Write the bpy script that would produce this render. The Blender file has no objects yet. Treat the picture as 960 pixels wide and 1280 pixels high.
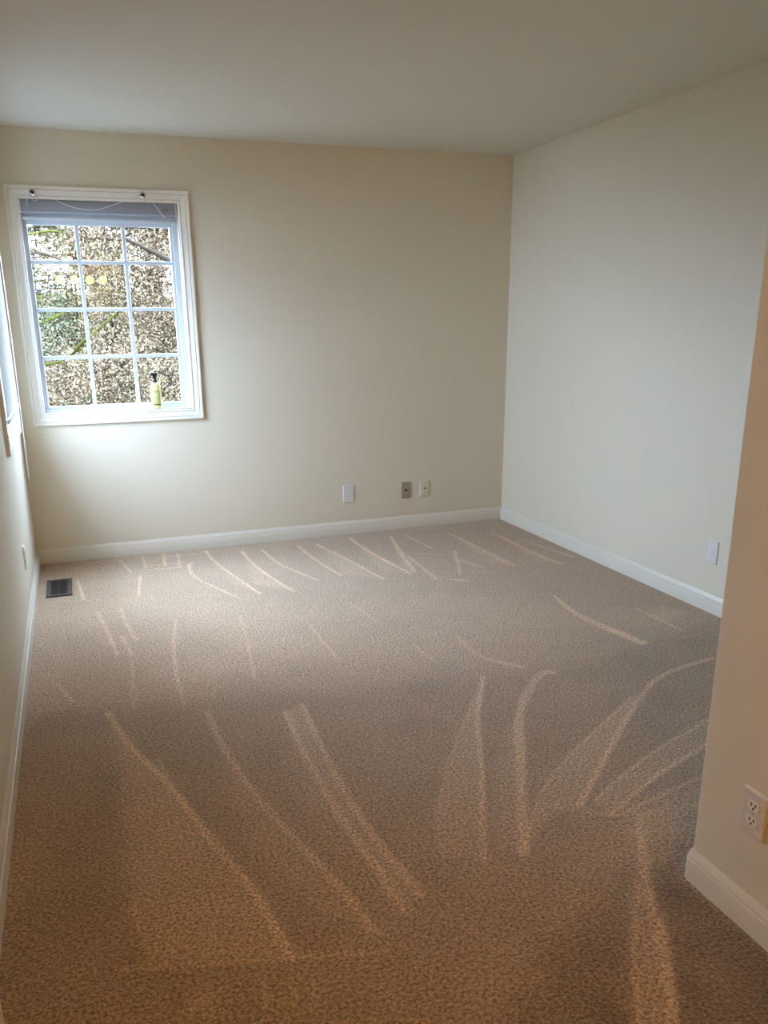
import bpy, bmesh, math, random
import numpy as np
from mathutils import Vector, Matrix

S = bpy.context.scene
C = S.collection
PI = math.pi

# ------------------------------------------------------------------ camera
cam_d = bpy.data.cameras.new('camera')
cam = bpy.data.objects.new('camera', cam_d)
C.objects.link(cam)
S.camera = cam
F_PX, PPX, PPY = 1025.72, -19.08, 72.82          # focal length and principal point offset, on 960 x 1280
cam_d.sensor_fit = 'HORIZONTAL'
cam_d.sensor_width = 36.0
cam_d.lens = 36.0 * F_PX / 960
cam_d.shift_x = -PPX / 960
cam_d.shift_y = PPY / 960
cam_d.clip_start = 0.02
yaw, pitch, roll = 0.3365, 0.2955, -0.0128
fw = Vector((math.sin(yaw) * math.cos(pitch), math.cos(yaw) * math.cos(pitch), -math.sin(pitch)))
rt = Vector((math.cos(yaw), -math.sin(yaw), 0))
up = rt.cross(fw)
r2 = rt * math.cos(roll) + up * math.sin(roll)
u2 = -rt * math.sin(roll) + up * math.cos(roll)
M3 = Matrix((r2, u2, -fw)).transposed()
cam.matrix_world = Matrix.Translation((0.3186, -5.2787, 1.4187)) @ M3.to_4x4()

# ------------------------------------------------------------------ sky, exposure
world = bpy.data.worlds.new('overcast_sky')
S.world = world
world.use_nodes = True
bg = world.node_tree.nodes['Background']
SKY_STRENGTH = 78.0                              # standard overcast sky: zenith three times the horizon
wn, wl = world.node_tree.nodes, world.node_tree.links
bg.inputs[0].default_value = (0.58, 0.74, 1.0, 1)
wtc = wn.new('ShaderNodeTexCoord'); wsx = wn.new('ShaderNodeSeparateXYZ')
wcl = wn.new('ShaderNodeClamp'); wma = wn.new('ShaderNodeMath'); wma.operation = 'MULTIPLY_ADD'
wl.new(wtc.outputs['Generated'], wsx.inputs[0]); wl.new(wsx.outputs['Z'], wcl.inputs['Value'])
wl.new(wcl.outputs[0], wma.inputs[0]); wma.inputs[1].default_value = SKY_STRENGTH * 2 / 3; wma.inputs[2].default_value = SKY_STRENGTH / 3
wl.new(wma.outputs[0], bg.inputs[1])
S.view_settings.view_transform = 'Standard'
S.view_settings.look = 'None'
S.view_settings.exposure = 0.0
S.view_settings.gamma = 1.0
S.view_settings.use_curve_mapping = False
S.cycles.max_bounces = 14
S.cycles.diffuse_bounces = 8
S.cycles.transparent_max_bounces = 12
S.cycles.sample_clamp_indirect = 8.0
S.cycles.use_denoising = True
GLOBE_STRENGTH = 80.0

# window portals: no light of their own, they only guide sampling of the sky
def portal(name, loc, rot, sx, sy):
    d = bpy.data.lights.new(name, 'AREA')
    d.shape = 'RECTANGLE'; d.size = sx; d.size_y = sy
    d.cycles.is_portal = True
    o = bpy.data.objects.new(name, d); C.objects.link(o)
    o.location = loc; o.rotation_euler = rot
portal('sky_portal', (0.5765, 0.17, 1.5), (-PI / 2, 0, 0), 0.9, 1.2)
portal('sky_portal', (-0.17, -0.705, 1.5), (PI / 2, 0, -PI / 2), 0.9, 1.2)

# ------------------------------------------------------------------ dimensions (metres)
W, H = 3.21, 2.44                # right wall, ceiling
PX, PY = 1.7154, -3.8173         # end of the hall wall
YF = -6.1                        # wall behind the camera
TB, HB = 0.014, 0.09             # baseboard

LAY_LINES = [
    (0.8, [(0.224, -0.435, 0.0098), (0.252, -0.828, 0.0091)]),
    (0.8, [(0.571, -0.49, 0.0098), (0.534, -0.868, 0.009)]),
    (0.6, [(0.481, -0.091, 0.0105), (0.527, -0.404, 0.0099)]),
    (0.7, [(0.594, -0.378, 0.0075), (0.885, -0.404, 0.0075)]),
    (0.5, [(0.593, -0.269, 0.0064), (0.883, -0.31, 0.0063)]),
    (0.6, [(0.621, -0.049, 0.0106), (0.621, -0.335, 0.01)]),
    (0.8, [(0.756, -0.043, 0.0133), (0.731, -0.324, 0.0126)]),
    (0.7, [(0.838, -0.076, 0.0106), (0.814, -0.394, 0.01)]),
    (0.35, [(0.338, -0.072, 0.0079), (0.532, -0.053, 0.0079)]),
    (0.4, [(0.698, -0.12, 0.0078), (0.973, -0.131, 0.0079)]),
    (0.25, [(0.979, -0.092, 0.0079), (1.391, -0.133, 0.008)]),
    (0.8, [(0.897, -0.316, 0.0101), (0.857, -0.465, 0.0098)]),
    (0.9, [(0.869, -0.342, 0.0101), (0.875, -0.644, 0.0095), (1.033, -1.094, 0.0087)]),
    (1, [(1.016, -0.086, 0.0106), (1.039, -0.411, 0.01), (1.16, -1.071, 0.0088)]),
    (1, [(1.234, -0.175, 0.0105), (1.257, -0.625, 0.0097), (1.342, -1.099, 0.0088)]),
    (0.9, [(1.363, -0.185, 0.0105), (1.397, -0.554, 0.0098), (1.521, -0.951, 0.0092)]),
    (1, [(1.607, -0.177, 0.0106), (1.626, -0.552, 0.01), (1.673, -0.912, 0.0093)]),
    (1, [(1.736, -0.207, 0.0106), (1.804, -0.566, 0.01), (1.88, -1.078, 0.0092)]),
    (1, [(1.99, -0.131, 0.0136), (1.998, -0.483, 0.0129), (2.061, -1.033, 0.0117)]),
    (0.8, [(2.258, -0.193, 0.0137), (2.184, -0.558, 0.0167), (2.101, -0.998, 0.0189)]),
    (0.9, [(2.187, -0.7, 0.0125), (2.16, -1.19, 0.0115)]),
    (0.7, [(2.37, -0.192, 0.011), (2.4, -0.563, 0.0104)]),
    (0.6, [(2.668, -0.242, 0.0112), (2.69, -0.763, 0.0232), (2.697, -1.094, 0.0342)]),
    (0.7, [(2.965, -0.315, 0.0113), (2.953, -0.869, 0.0156), (2.981, -1.19, 0.0198)]),
    (0.5, [(3.063, -0.681, 0.0162), (3.13, -1.08, 0.0256)]),
    (0.7, [(2.511, -0.691, 0.0129), (2.33, -1.141, 0.0117)]),
    (0.5, [(2.439, -0.879, 0.0198), (2.504, -1.053, 0.0194)]),
    (0.5, [(2.241, -1.222, 0.023), (2.291, -1.274, 0.0228)]),
    (0.4, [(2.248, -0.645, 0.0102), (2.448, -0.766, 0.0101)]),
    (0.35, [(2.188, -0.816, 0.0074), (2.355, -0.92, 0.0073)]),
    (0.3, [(2.272, -0.031, 0.0084), (3.201, -0.183, 0.0088)]),
    (0.4, [(2.445, -1.169, 0.0071), (2.54, -1.207, 0.0071)]),
    (0.7, [(0.314, -1.056, 0.0087), (0.343, -1.314, 0.0113), (0.379, -1.682, 0.0132)]),
    (0.7, [(0.426, -1.035, 0.0087), (0.448, -1.32, 0.0103), (0.473, -1.533, 0.0117)]),
    (0.6, [(0.409, -1.454, 0.0119), (0.438, -1.725, 0.0112)]),
    (0.75, [(0.679, -1.326, 0.0103), (0.624, -1.697, 0.0094), (0.597, -2.06, 0.0086), (0.593, -2.297, 0.0081)]),
    (0.5, [(0.435, -1.772, 0.0092), (0.408, -2.27, 0.0081)]),
    (0.55, [(0.989, -1.385, 0.0102), (0.951, -1.772, 0.0093), (0.9, -2.159, 0.0085)]),
    (0.6, [(1.284, -1.635, 0.0098), (1.284, -1.881, 0.0093), (1.289, -2.121, 0.0088)]),
    (0.6, [(0.127, -1.921, 0.0107), (0.182, -2.117, 0.0101)]),
    (0.4, [(1.57, -1.39, 0.0105), (1.608, -1.714, 0.0099)]),
    (0.4, [(1.661, -2.058, 0.011), (1.668, -2.268, 0.0105)]),
    (0.55, [(1.888, -2.029, 0.0151), (1.88, -2.283, 0.0179), (1.992, -2.457, 0.0209)]),
    (0.9, [(2.624, -1.679, 0.0088), (2.576, -1.995, 0.0227), (2.636, -2.406, 0.0347)]),
    (0.7, [(2.895, -2.019, 0.0107), (2.909, -2.339, 0.0102)]),
    (0.25, [(0.051, -2.163, 0.0084), (0.3, -2.17, 0.0083), (0.694, -2.244, 0.0082)]),
    (0.3, [(0.07, -0.785, 0.0069), (0.558, -0.92, 0.0067), (1.18, -1.08, 0.0066)]),
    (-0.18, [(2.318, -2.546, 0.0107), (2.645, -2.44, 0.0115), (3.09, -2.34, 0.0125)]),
    (0.637, [(1.792, -2.485, 0.0118), (1.606, -2.805, 0.0117), (1.451, -3.141, 0.0114), (1.239, -3.571, 0.0105)]),
    (0.338, [(1.68, -2.637, 0.0064), (1.374, -3.058, 0.0055), (1.215, -3.322, 0.005), (1.145, -3.494, 0.0047)]),
    (0.6, [(2.083, -2.545, 0.0208), (2.005, -2.567, 0.0213), (1.788, -2.804, 0.0203), (1.571, -3.187, 0.0186), (1.354, -3.584, 0.0167)]),
    (0.675, [(2.814, -2.664, 0.0114), (2.5, -2.732, 0.012), (2.245, -2.899, 0.0123), (1.902, -3.195, 0.012), (1.63, -3.437, 0.0117)]),
    (0.45, [(2.257, -2.858, 0.0083), (1.824, -3.13, 0.0073), (1.567, -3.328, 0.0066), (1.386, -3.541, 0.0061)]),
    (0.525, [(2.385, -3.122, 0.0097), (2.007, -3.263, 0.0087), (1.697, -3.425, 0.0079)]),
    (0.637, [(2.26, -3.266, 0.0107), (1.953, -3.378, 0.0098), (1.688, -3.508, 0.009)]),
    (0.525, [(2.102, -3.429, 0.0086), (1.875, -3.478, 0.0081), (1.75, -3.505, 0.0079)]),
    (0.225, [(1.566, -3.431, 0.009), (1.753, -3.528, 0.0091), (1.968, -3.55, 0.0095)]),
    (0.562, [(1.77, -3.543, 0.013), (1.634, -3.74, 0.0139), (1.564, -3.861, 0.015), (1.477, -4.02, 0.0157), (1.35, -4.213, 0.016)]),
    (0.3, [(1.575, -3.792, 0.0094), (1.427, -3.974, 0.0087), (1.27, -4.205, 0.0079)]),
    (0.75, [(0.311, -2.276, 0.013), (0.377, -2.582, 0.0134), (0.469, -2.865, 0.0137), (0.547, -3.191, 0.0136), (0.613, -3.441, 0.0137), (0.632, -3.547, 0.0143), (0.656, -3.736, 0.0145)]),
    (0.45, [(0.454, -2.687, 0.0072), (0.479, -2.894, 0.0068)]),
    (0.375, [(0.318, -3.415, 0.0091), (0.349, -3.617, 0.0085)]),
    (0.562, [(0.67, -2.399, 0.0142), (0.679, -2.697, 0.0145), (0.721, -3.034, 0.0144), (0.78, -3.299, 0.0145), (0.836, -3.541, 0.0146), (0.866, -3.733, 0.0148)]),
    (0.562, [(0.947, -2.505, 0.0124), (0.933, -2.822, 0.0134), (0.934, -3.23, 0.0138), (0.956, -3.516, 0.0143), (0.959, -3.684, 0.0152)]),
    (0.525, [(1.022, -2.461, 0.011), (0.995, -2.903, 0.013), (0.992, -3.317, 0.0143), (1.026, -3.638, 0.0156)]),
    (0.3, [(0.276, -3.635, 0.0095), (0.346, -3.651, 0.0095), (0.611, -3.727, 0.0093), (0.866, -3.789, 0.0093)]),
    (0.225, [(0.58, -3.78, 0.0071), (0.57, -3.856, 0.0069)]),
    (0.225, [(0.64, -3.802, 0.0071), (0.628, -3.877, 0.0069)]),
    (0.225, [(0.685, -3.819, 0.0071), (0.671, -3.893, 0.0069)]),
]
LAY_SHADE_PATCHES = [  # vacuum marks, plus broad light and shade painted into the carpet
    (0.274, 0.02, [(1.234, -0.175), (1.257, -0.625), (1.342, -1.099), (1.167, -0.891)]),
    (0.274, 0.02, [(1.736, -0.207), (1.804, -0.566), (1.88, -1.078), (1.695, -0.904)]),
    (0.274, 0.02, [(1.99, -0.131), (1.998, -0.483), (2.061, -1.033), (1.926, -0.928)]),
    (0.274, 0.02, [(2.258, -0.193), (2.101, -0.998), (2.049, -0.977)]),
    (0.274, 0.02, [(2.668, -0.242), (2.69, -0.763), (2.697, -1.094), (2.596, -0.998)]),
    (0.274, 0.02, [(2.965, -0.315), (2.953, -0.869), (2.981, -1.19), (2.874, -1.054)]),
    (0.274, 0.02, [(1.016, -0.086), (1.039, -0.411), (1.16, -1.071), (1.048, -0.844)]),
    (0.324, 0.05, [(2.866, -2.121), (3.05, -2.04), (3.106, -2.153), (2.916, -2.238)]),
    (-0.27, 0.09, [(0.03, -3.75), (-0.106, -2.748), (0.038, -2.193), (0.327, -2.232), (0.716, -2.306), (1.215, -2.396), (1.66, -2.426), (1.985, -2.49), (2.328, -2.532), (2.663, -2.416), (3.148, -2.328), (2.697, -3.241), (1.435, -4.453), (0.043, -3.944)]),  # near floor darkened: pile direction and light falloff painted together
    (0.22, 0.2, [(0.459, -2.09), (0.603, -2.224), (0.952, -2.109), (1.712, -2.312), (2.363, -2.159), (3.1, -2.274), (2.094, -1.484), (0.827, -1.125)]),  # far floor lightened, window light painted into the pile colour
    (0.2, 0.2, [(0.034, -0.946), (0.643, -0.911), (1.157, -1.185), (1.345, -1.872), (0.934, -2.189), (0.456, -2.129), (0.049, -2.089)]),  # left far floor lightened, daylight painted in the same way
    (0.36, 0.02, [(1.778, -2.514), (1.68, -2.637), (1.374, -3.058), (1.215, -3.322), (1.137, -3.511), (1.243, -3.573), (1.451, -3.141), (1.606, -2.805)]),
    (0.252, 0.03, [(1.788, -2.804), (1.695, -2.893), (1.5, -3.16), (1.301, -3.533), (1.359, -3.574), (1.571, -3.187)]),
    (0.36, 0.02, [(2.245, -2.899), (2.257, -2.858), (1.824, -3.13), (1.567, -3.328), (1.374, -3.561), (1.537, -3.434), (1.63, -3.437), (1.902, -3.195)]),
    (0.324, 0.02, [(2.407, -3.097), (2.007, -3.263), (1.697, -3.425), (1.688, -3.508), (1.953, -3.378), (2.26, -3.266)]),
    (0.288, 0.05, [(2.097, -3.453), (1.75, -3.505), (1.655, -3.586), (1.684, -3.657), (1.859, -3.662)]),
    (0.252, 0.03, [(1.713, -3.607), (1.636, -3.741), (1.564, -3.861), (1.477, -4.02), (1.336, -4.229), (1.27, -4.205), (1.427, -3.974)]),
    (-0.7, 0.05, [(1.631, -3.768), (1.781, -3.712), (1.7, -3.811), (1.714, -4.186), (1.576, -4.317), (1.339, -4.231), (1.477, -4.02)]),  # shadow at the hall corner, painted into the carpet colour
    (-0.5, 0.07, [(1.598, -3.737), (1.491, -3.798), (1.275, -3.896), (0.994, -4.104), (1.27, -4.205), (1.427, -3.974)]),  # outer part of the painted hall corner shadow
    (0.446, 0.04, [(0.321, -2.37), (0.469, -2.865), (0.547, -3.191), (0.613, -3.441), (0.623, -3.543), (0.656, -3.736), (0.351, -3.644), (0.318, -3.415), (0.314, -3.165), (0.33, -2.707)]),
    (0.252, 0.05, [(0.679, -2.697), (0.721, -3.034), (0.78, -3.299), (0.836, -3.541), (0.86, -3.722), (0.761, -3.61), (0.678, -3.339), (0.642, -2.981)]),
    (0.288, 0.02, [(0.947, -2.505), (0.933, -2.822), (0.934, -3.23), (0.956, -3.516), (0.959, -3.684), (1.026, -3.638), (0.992, -3.317), (0.995, -2.903), (1.022, -2.461)]),
    (0.2, 0.06, [(0.947, -2.505), (0.856, -2.906), (0.855, -3.286), (0.886, -3.49), (0.949, -3.68), (0.934, -3.23)]),
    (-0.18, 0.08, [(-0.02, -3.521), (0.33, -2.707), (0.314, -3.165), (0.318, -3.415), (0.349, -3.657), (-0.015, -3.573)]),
    (0.3, 0.03, [(0.426, -3.736), (0.473, -3.777), (0.459, -3.842), (0.407, -3.812)]),
]
CHAIN = [[(0.2485, 2.1167), (0.3115, 2.0904), (0.3832, 2.06), (0.4653, 2.0377), (0.5595, 2.0362), (0.649, 2.0638), (0.7305, 2.0914), (0.8045, 2.1273)], [(0.2165, 2.1236), (0.1976, 2.1029), (0.1901, 2.042)], [(0.2089, 2.0952), (0.2229, 2.0754), (0.2436, 2.0761), (0.2584, 2.0968), (0.2485, 2.1167)], [(0.8231, 2.1364), (0.8402, 2.1285), (0.8754, 2.0706), (0.9159, 2.0164), (0.9327, 1.9996)]]

# ------------------------------------------------------------------ helpers
def mesh_obj(name, verts, faces, mat=None, parent=None, smooth=False):
    me = bpy.data.meshes.new(name)
    me.from_pydata([tuple(v) for v in verts], [], faces)
    me.validate(); me.update()
    if mat: me.materials.append(mat)
    if smooth:
        for p in me.polygons: p.use_smooth = True
    o = bpy.data.objects.new(name, me); C.objects.link(o)
    if parent: o.parent = parent
    return o

def bm_obj(name, bm, mat=None, parent=None, smooth=False, angle=None):
    bmesh.ops.recalc_face_normals(bm, faces=bm.faces[:])
    me = bpy.data.meshes.new(name)
    bm.to_mesh(me); bm.free()
    if mat: me.materials.append(mat)
    if smooth:
        for p in me.polygons: p.use_smooth = True
        if angle is not None:
            me.set_sharp_from_angle(angle=math.radians(angle))
    o = bpy.data.objects.new(name, me); C.objects.link(o)
    if parent: o.parent = parent
    return o

def empty(name, loc=(0, 0, 0), rotz=0):
    o = bpy.data.objects.new(name, None); C.objects.link(o)
    o.location = loc; o.rotation_euler = (0, 0, rotz); o.empty_display_size = 0.05
    return o

def tag(o, label=None, cat=None, group=None, kind=None):
    if label: o['label'] = label
    if cat: o['category'] = cat
    if group: o['group'] = group
    if kind: o['kind'] = kind
    return o

def struct(o):
    o['kind'] = 'structure'; return o

def add_box(bm, x0, x1, y0, y1, z0, z1, bev=0.0, seg=2):
    r = bmesh.ops.create_cube(bm, size=1.0)
    vs = r['verts']
    for v in vs:
        v.co = Vector(((x0 + x1) / 2 + v.co.x * (x1 - x0), (y0 + y1) / 2 + v.co.y * (y1 - y0), (z0 + z1) / 2 + v.co.z * (z1 - z0)))
    if bev > 0:
        es = list({e for v in vs for e in v.link_edges})
        bmesh.ops.bevel(bm, geom=es, offset=bev, segments=seg, affect='EDGES', profile=0.5)

def add_tube(bm, pts, rad, n=6, cap=True):
    """round tube along points; rad is a number or one per point"""
    pts = [Vector(p) for p in pts]
    if not hasattr(rad, '__len__'): rad = [rad] * len(pts)
    rings = []
    t0 = (pts[1] - pts[0]).normalized()
    ref = Vector((0, 0, 1)) if abs(t0.z) < 0.9 else Vector((1, 0, 0))
    for i, p in enumerate(pts):
        a = pts[max(i - 1, 0)]; b = pts[min(i + 1, len(pts) - 1)]
        t = (b - a).normalized()
        s = t.cross(ref).normalized(); q = s.cross(t)
        rings.append([bm.verts.new(p + (s * math.cos(2 * PI * k / n) + q * math.sin(2 * PI * k / n)) * rad[i]) for k in range(n)])
    for r0, r1 in zip(rings, rings[1:]):
        for k in range(n):
            bm.faces.new((r0[k], r0[(k + 1) % n], r1[(k + 1) % n], r1[k]))
    if cap:
        bm.faces.new(rings[0]); bm.faces.new(rings[-1])

def add_lathe(bm, prof, n=24, loc=(0, 0, 0), sx=1.0, sy=1.0):
    """profile of (radius, z) turned about z"""
    rings = []
    for r, z in prof:
        if r < 1e-6:
            rings.append([bm.verts.new((loc[0], loc[1], loc[2] + z))])
        else:
            rings.append([bm.verts.new((loc[0] + r * sx * math.cos(2 * PI * k / n), loc[1] + r * sy * math.sin(2 * PI * k / n), loc[2] + z)) for k in range(n)])
    for a, b in zip(rings, rings[1:]):
        if len(a) == 1 and len(b) == 1: continue
        for k in range(n):
            k2 = (k + 1) % n
            if len(a) == 1: bm.faces.new((a[0], b[k], b[k2]))
            elif len(b) == 1: bm.faces.new((a[k], a[k2], b[0]))
            else: bm.faces.new((a[k], a[k2], b[k2], b[k]))

def add_prism(bm, poly, z0, z1, axis='y'):
    """extrude polygon (a, b) along an axis: 'y' -> (a, depth, b), 'z' -> (a, b, depth), 'x' -> (depth, a, b)"""
    def mk(a, b, d):
        return {'y': (a, d, b), 'z': (a, b, d), 'x': (d, a, b)}[axis]
    A = [bm.verts.new(mk(a, b, z0)) for a, b in poly]
    B = [bm.verts.new(mk(a, b, z1)) for a, b in poly]
    n = len(poly)
    bm.faces.new(A); bm.faces.new(B)
    for k in range(n):
        bm.faces.new((A[k], A[(k + 1) % n], B[(k + 1) % n], B[k]))

# ------------------------------------------------------------------ materials
def mat(name, col=(0.8, 0.8, 0.8), rough=0.5, metal=0.0, spec=0.5, emit=None, es=0.0):
    m = bpy.data.materials.new(name); m.use_nodes = True
    b = m.node_tree.nodes['Principled BSDF']
    b.inputs['Base Color'].default_value = (*col, 1)
    b.inputs['Roughness'].default_value = rough
    b.inputs['Metallic'].default_value = metal
    b.inputs['Specular IOR Level'].default_value = spec
    if emit:
        b.inputs['Emission Color'].default_value = (*emit, 1)
        b.inputs['Emission Strength'].default_value = es
    return m

def nodes_of(m):
    nt = m.node_tree
    return nt, nt.nodes, nt.links, nt.nodes['Principled BSDF']

def bump_noise(m, scale, strength, dist=0.001, detail=3.0, tint=0.0):
    nt, N, L, b = nodes_of(m)
    tc = N.new('ShaderNodeTexCoord')
    nz = N.new('ShaderNodeTexNoise'); nz.inputs['Scale'].default_value = scale; nz.inputs['Detail'].default_value = detail
    L.new(tc.outputs['Object'], nz.inputs['Vector'])
    bp = N.new('ShaderNodeBump'); bp.inputs['Strength'].default_value = strength; bp.inputs['Distance'].default_value = dist
    L.new(nz.outputs['Fac'], bp.inputs['Height']); L.new(bp.outputs['Normal'], b.inputs['Normal'])
    if tint > 0:
        n2 = N.new('ShaderNodeTexNoise'); n2.inputs['Scale'].default_value = 1.3; n2.inputs['Detail'].default_value = 4
        L.new(tc.outputs['Object'], n2.inputs['Vector'])
        c = b.inputs['Base Color'].default_value[:]
        mx = N.new('ShaderNodeMix'); mx.data_type = 'RGBA'
        mx.inputs['A'].default_value = (c[0] * (1 - tint), c[1] * (1 - tint), c[2] * (1 - tint), 1)
        mx.inputs['B'].default_value = (min(1, c[0] * (1 + tint)), min(1, c[1] * (1 + tint)), min(1, c[2] * (1 + tint)), 1)
        L.new(n2.outputs['Fac'], mx.inputs['Factor']); L.new(mx.outputs['Result'], b.inputs['Base Color'])
    return m

M = {}
M['wall'] = bump_noise(mat('wall_paint', (0.675, 0.632, 0.515), 0.55, spec=0.35), 220, 0.12, 0.0006, tint=0.015)
M['ceiling'] = bump_noise(mat('ceiling_paint', (0.66, 0.625, 0.54), 0.85, spec=0.2), 160, 0.2, 0.0008, tint=0.012)
M['trim'] = mat('trim_enamel', (0.76, 0.735, 0.66), 0.32, spec=0.5)
M['base'] = mat('baseboard_enamel', (0.67, 0.64, 0.555), 0.35, spec=0.5)
M['vinyl'] = mat('white_vinyl', (0.50, 0.55, 0.59), 0.35)
M['plate'] = mat('white_plastic_plate', (0.67, 0.66, 0.65), 0.3)
M['face'] = mat('white_plastic_receptacle', (0.80, 0.79, 0.78), 0.28)
M['almond'] = mat('almond_plastic', (0.66, 0.61, 0.48), 0.35)
M['tan'] = mat('tan_plastic', (0.33, 0.275, 0.195), 0.4)
M['dark'] = mat('dark_slot', (0.008, 0.007, 0.006), 0.8, spec=0.05)
M['screw'] = mat('painted_screw', (0.62, 0.60, 0.56), 0.35, metal=0.3)
M['steel'] = mat('nickel', (0.50, 0.48, 0.46), 0.22, metal=1.0)
M['bronze'] = bump_noise(mat('dark_bronze_metal', (0.075, 0.060, 0.050), 0.65, spec=0.2), 300, 0.1)
M['bead'] = mat('white_beads', (0.82, 0.82, 0.80), 0.35)
M['cassette'] = mat('grey_blind_tube', (0.24, 0.25, 0.28), 0.5)
M['print'] = mat('grey_print', (0.10, 0.11, 0.12), 0.5)
M['black'] = mat('black_plastic', (0.012, 0.012, 0.013), 0.35)
M['door'] = mat('door_paint', (0.74, 0.70, 0.62), 0.4)
M['globe'] = mat('frosted_globe', (0.9, 0.85, 0.75), 0.4, emit=(1.0, 0.50, 0.08), es=GLOBE_STRENGTH)

# thin window glass: lets light straight through, with a Fresnel reflection
m = bpy.data.materials.new('window_glass'); m.use_nodes = True
nt = m.node_tree; nt.nodes.clear()
o_ = nt.nodes.new('ShaderNodeOutputMaterial'); mx = nt.nodes.new('ShaderNodeMixShader')
tr = nt.nodes.new('ShaderNodeBsdfTransparent'); tr.inputs[0].default_value = (0.95, 0.97, 0.97, 1)
gl = nt.nodes.new('ShaderNodeBsdfGlossy'); gl.inputs['Roughness'].default_value = 0.0
fr = nt.nodes.new('ShaderNodeFresnel'); fr.inputs['IOR'].default_value = 1.6
nt.links.new(fr.outputs[0], mx.inputs[0]); nt.links.new(tr.outputs[0], mx.inputs[1]); nt.links.new(gl.outputs[0], mx.inputs[2])
nt.links.new(mx.outputs[0], o_.inputs[0])
M['glass'] = m

# solar-screen roller shade: an open weave seen face on, closed at a glancing angle
m = bpy.data.materials.new('roller_shade_cloth'); m.use_nodes = True
nt = m.node_tree; nt.nodes.clear()
o_ = nt.nodes.new('ShaderNodeOutputMaterial'); mx = nt.nodes.new('ShaderNodeMixShader'); mx.inputs[0].default_value = 0.02
mx2 = nt.nodes.new('ShaderNodeMixShader')
df = nt.nodes.new('ShaderNodeBsdfDiffuse'); df.inputs[0].default_value = (0.58, 0.60, 0.57, 1)
tl = nt.nodes.new('ShaderNodeBsdfTranslucent'); tl.inputs[0].default_value = (0.26, 0.26, 0.25, 1)
tp = nt.nodes.new('ShaderNodeBsdfTransparent')
lw = nt.nodes.new('ShaderNodeLayerWeight'); lw.inputs['Blend'].default_value = 0.5
sb = nt.nodes.new('ShaderNodeMapRange'); sb.interpolation_type = 'SMOOTHSTEP'
for q, v in (('From Min', 0.72), ('From Max', 0.93), ('To Min', 0.86), ('To Max', 0.0)): sb.inputs[q].default_value = v
nt.links.new(lw.outputs['Facing'], sb.inputs['Value']); nt.links.new(sb.outputs['Result'], mx2.inputs[0])
nt.links.new(df.outputs[0], mx.inputs[1]); nt.links.new(tl.outputs[0], mx.inputs[2])
nt.links.new(mx.outputs[0], mx2.inputs[1]); nt.links.new(tp.outputs[0], mx2.inputs[2])
nt.links.new(mx2.outputs[0], o_.inputs[0])
M['shade'] = m

# soap bottle: pale yellow translucent plastic
M['bottle'] = mat('pale_yellow_plastic', (0.78, 0.74, 0.32), 0.25)
M['bottle'].node_tree.nodes['Principled BSDF'].inputs['Subsurface Weight'].default_value = 0.25
M['bottle'].node_tree.nodes['Principled BSDF'].inputs['Subsurface Radius'].default_value = (0.03, 0.03, 0.015)
M['label'] = mat('pale_green_label', (0.50, 0.53, 0.17), 0.5)
M['label_ink'] = mat('olive_ink', (0.13, 0.13, 0.03), 0.5)
M['label_pale'] = mat('pale_ink', (0.62, 0.63, 0.30), 0.5)

# cut-pile carpet: heathered yarn colour, tuft relief, vacuum marks in the pile, and painted floor light and shade
m = mat('cut_pile_carpet', (0.4, 0.3, 0.22), 0.95, spec=0.1)
nt, N, L, b = nodes_of(m)
tc = N.new('ShaderNodeTexCoord')
at = N.new('ShaderNodeAttribute'); at.attribute_name = 'pile_lay_shade'
n1 = N.new('ShaderNodeTexNoise'); n1.inputs['Scale'].default_value = 115; n1.inputs['Detail'].default_value = 4.0; n1.inputs['Roughness'].default_value = 0.72
n2 = N.new('ShaderNodeTexNoise'); n2.inputs['Scale'].default_value = 7; n2.inputs['Detail'].default_value = 5
vo = N.new('ShaderNodeTexVoronoi'); vo.inputs['Scale'].default_value = 190; vo.feature = 'F1'
for q in (n1, n2, vo): L.new(tc.outputs['Object'], q.inputs['Vector'])
cr = N.new('ShaderNodeValToRGB')
cr.color_ramp.elements[0].position = 0.38; cr.color_ramp.elements[0].color = (0.20, 0.132, 0.080, 1)
cr.color_ramp.elements[1].position = 0.62; cr.color_ramp.elements[1].color = (0.76, 0.55, 0.37, 1)
L.new(n1.outputs['Fac'], cr.inputs['Fac'])
# brightness factor = 1 + 0.42 * lay_shade + small patchiness
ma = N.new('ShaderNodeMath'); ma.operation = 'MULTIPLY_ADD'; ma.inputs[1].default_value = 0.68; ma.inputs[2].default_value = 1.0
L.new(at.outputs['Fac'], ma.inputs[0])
mb = N.new('ShaderNodeMath'); mb.operation = 'MULTIPLY_ADD'; mb.inputs[1].default_value = 0.22; mb.inputs[2].default_value = -0.11
L.new(n2.outputs['Fac'], mb.inputs[0])
mc = N.new('ShaderNodeMath'); mc.operation = 'ADD'
L.new(ma.outputs[0], mc.inputs[0]); L.new(mb.outputs[0], mc.inputs[1])
vm = N.new('ShaderNodeVectorMath'); vm.operation = 'SCALE'
L.new(cr.outputs['Color'], vm.inputs[0]); L.new(mc.outputs[0], vm.inputs['Scale'])
L.new(vm.outputs[0], b.inputs['Base Color'])
ad = N.new('ShaderNodeMath'); ad.operation = 'SUBTRACT'
L.new(n1.outputs['Fac'], ad.inputs[0]); L.new(vo.outputs['Distance'], ad.inputs[1])
bp = N.new('ShaderNodeBump'); bp.inputs['Strength'].default_value = 0.9; bp.inputs['Distance'].default_value = 0.006
L.new(ad.outputs[0], bp.inputs['Height']); L.new(bp.outputs['Normal'], b.inputs['Normal'])
b.inputs['Sheen Weight'].default_value = 0.3
b.inputs['Sheen Roughness'].default_value = 0.5
M['carpet'] = m

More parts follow.
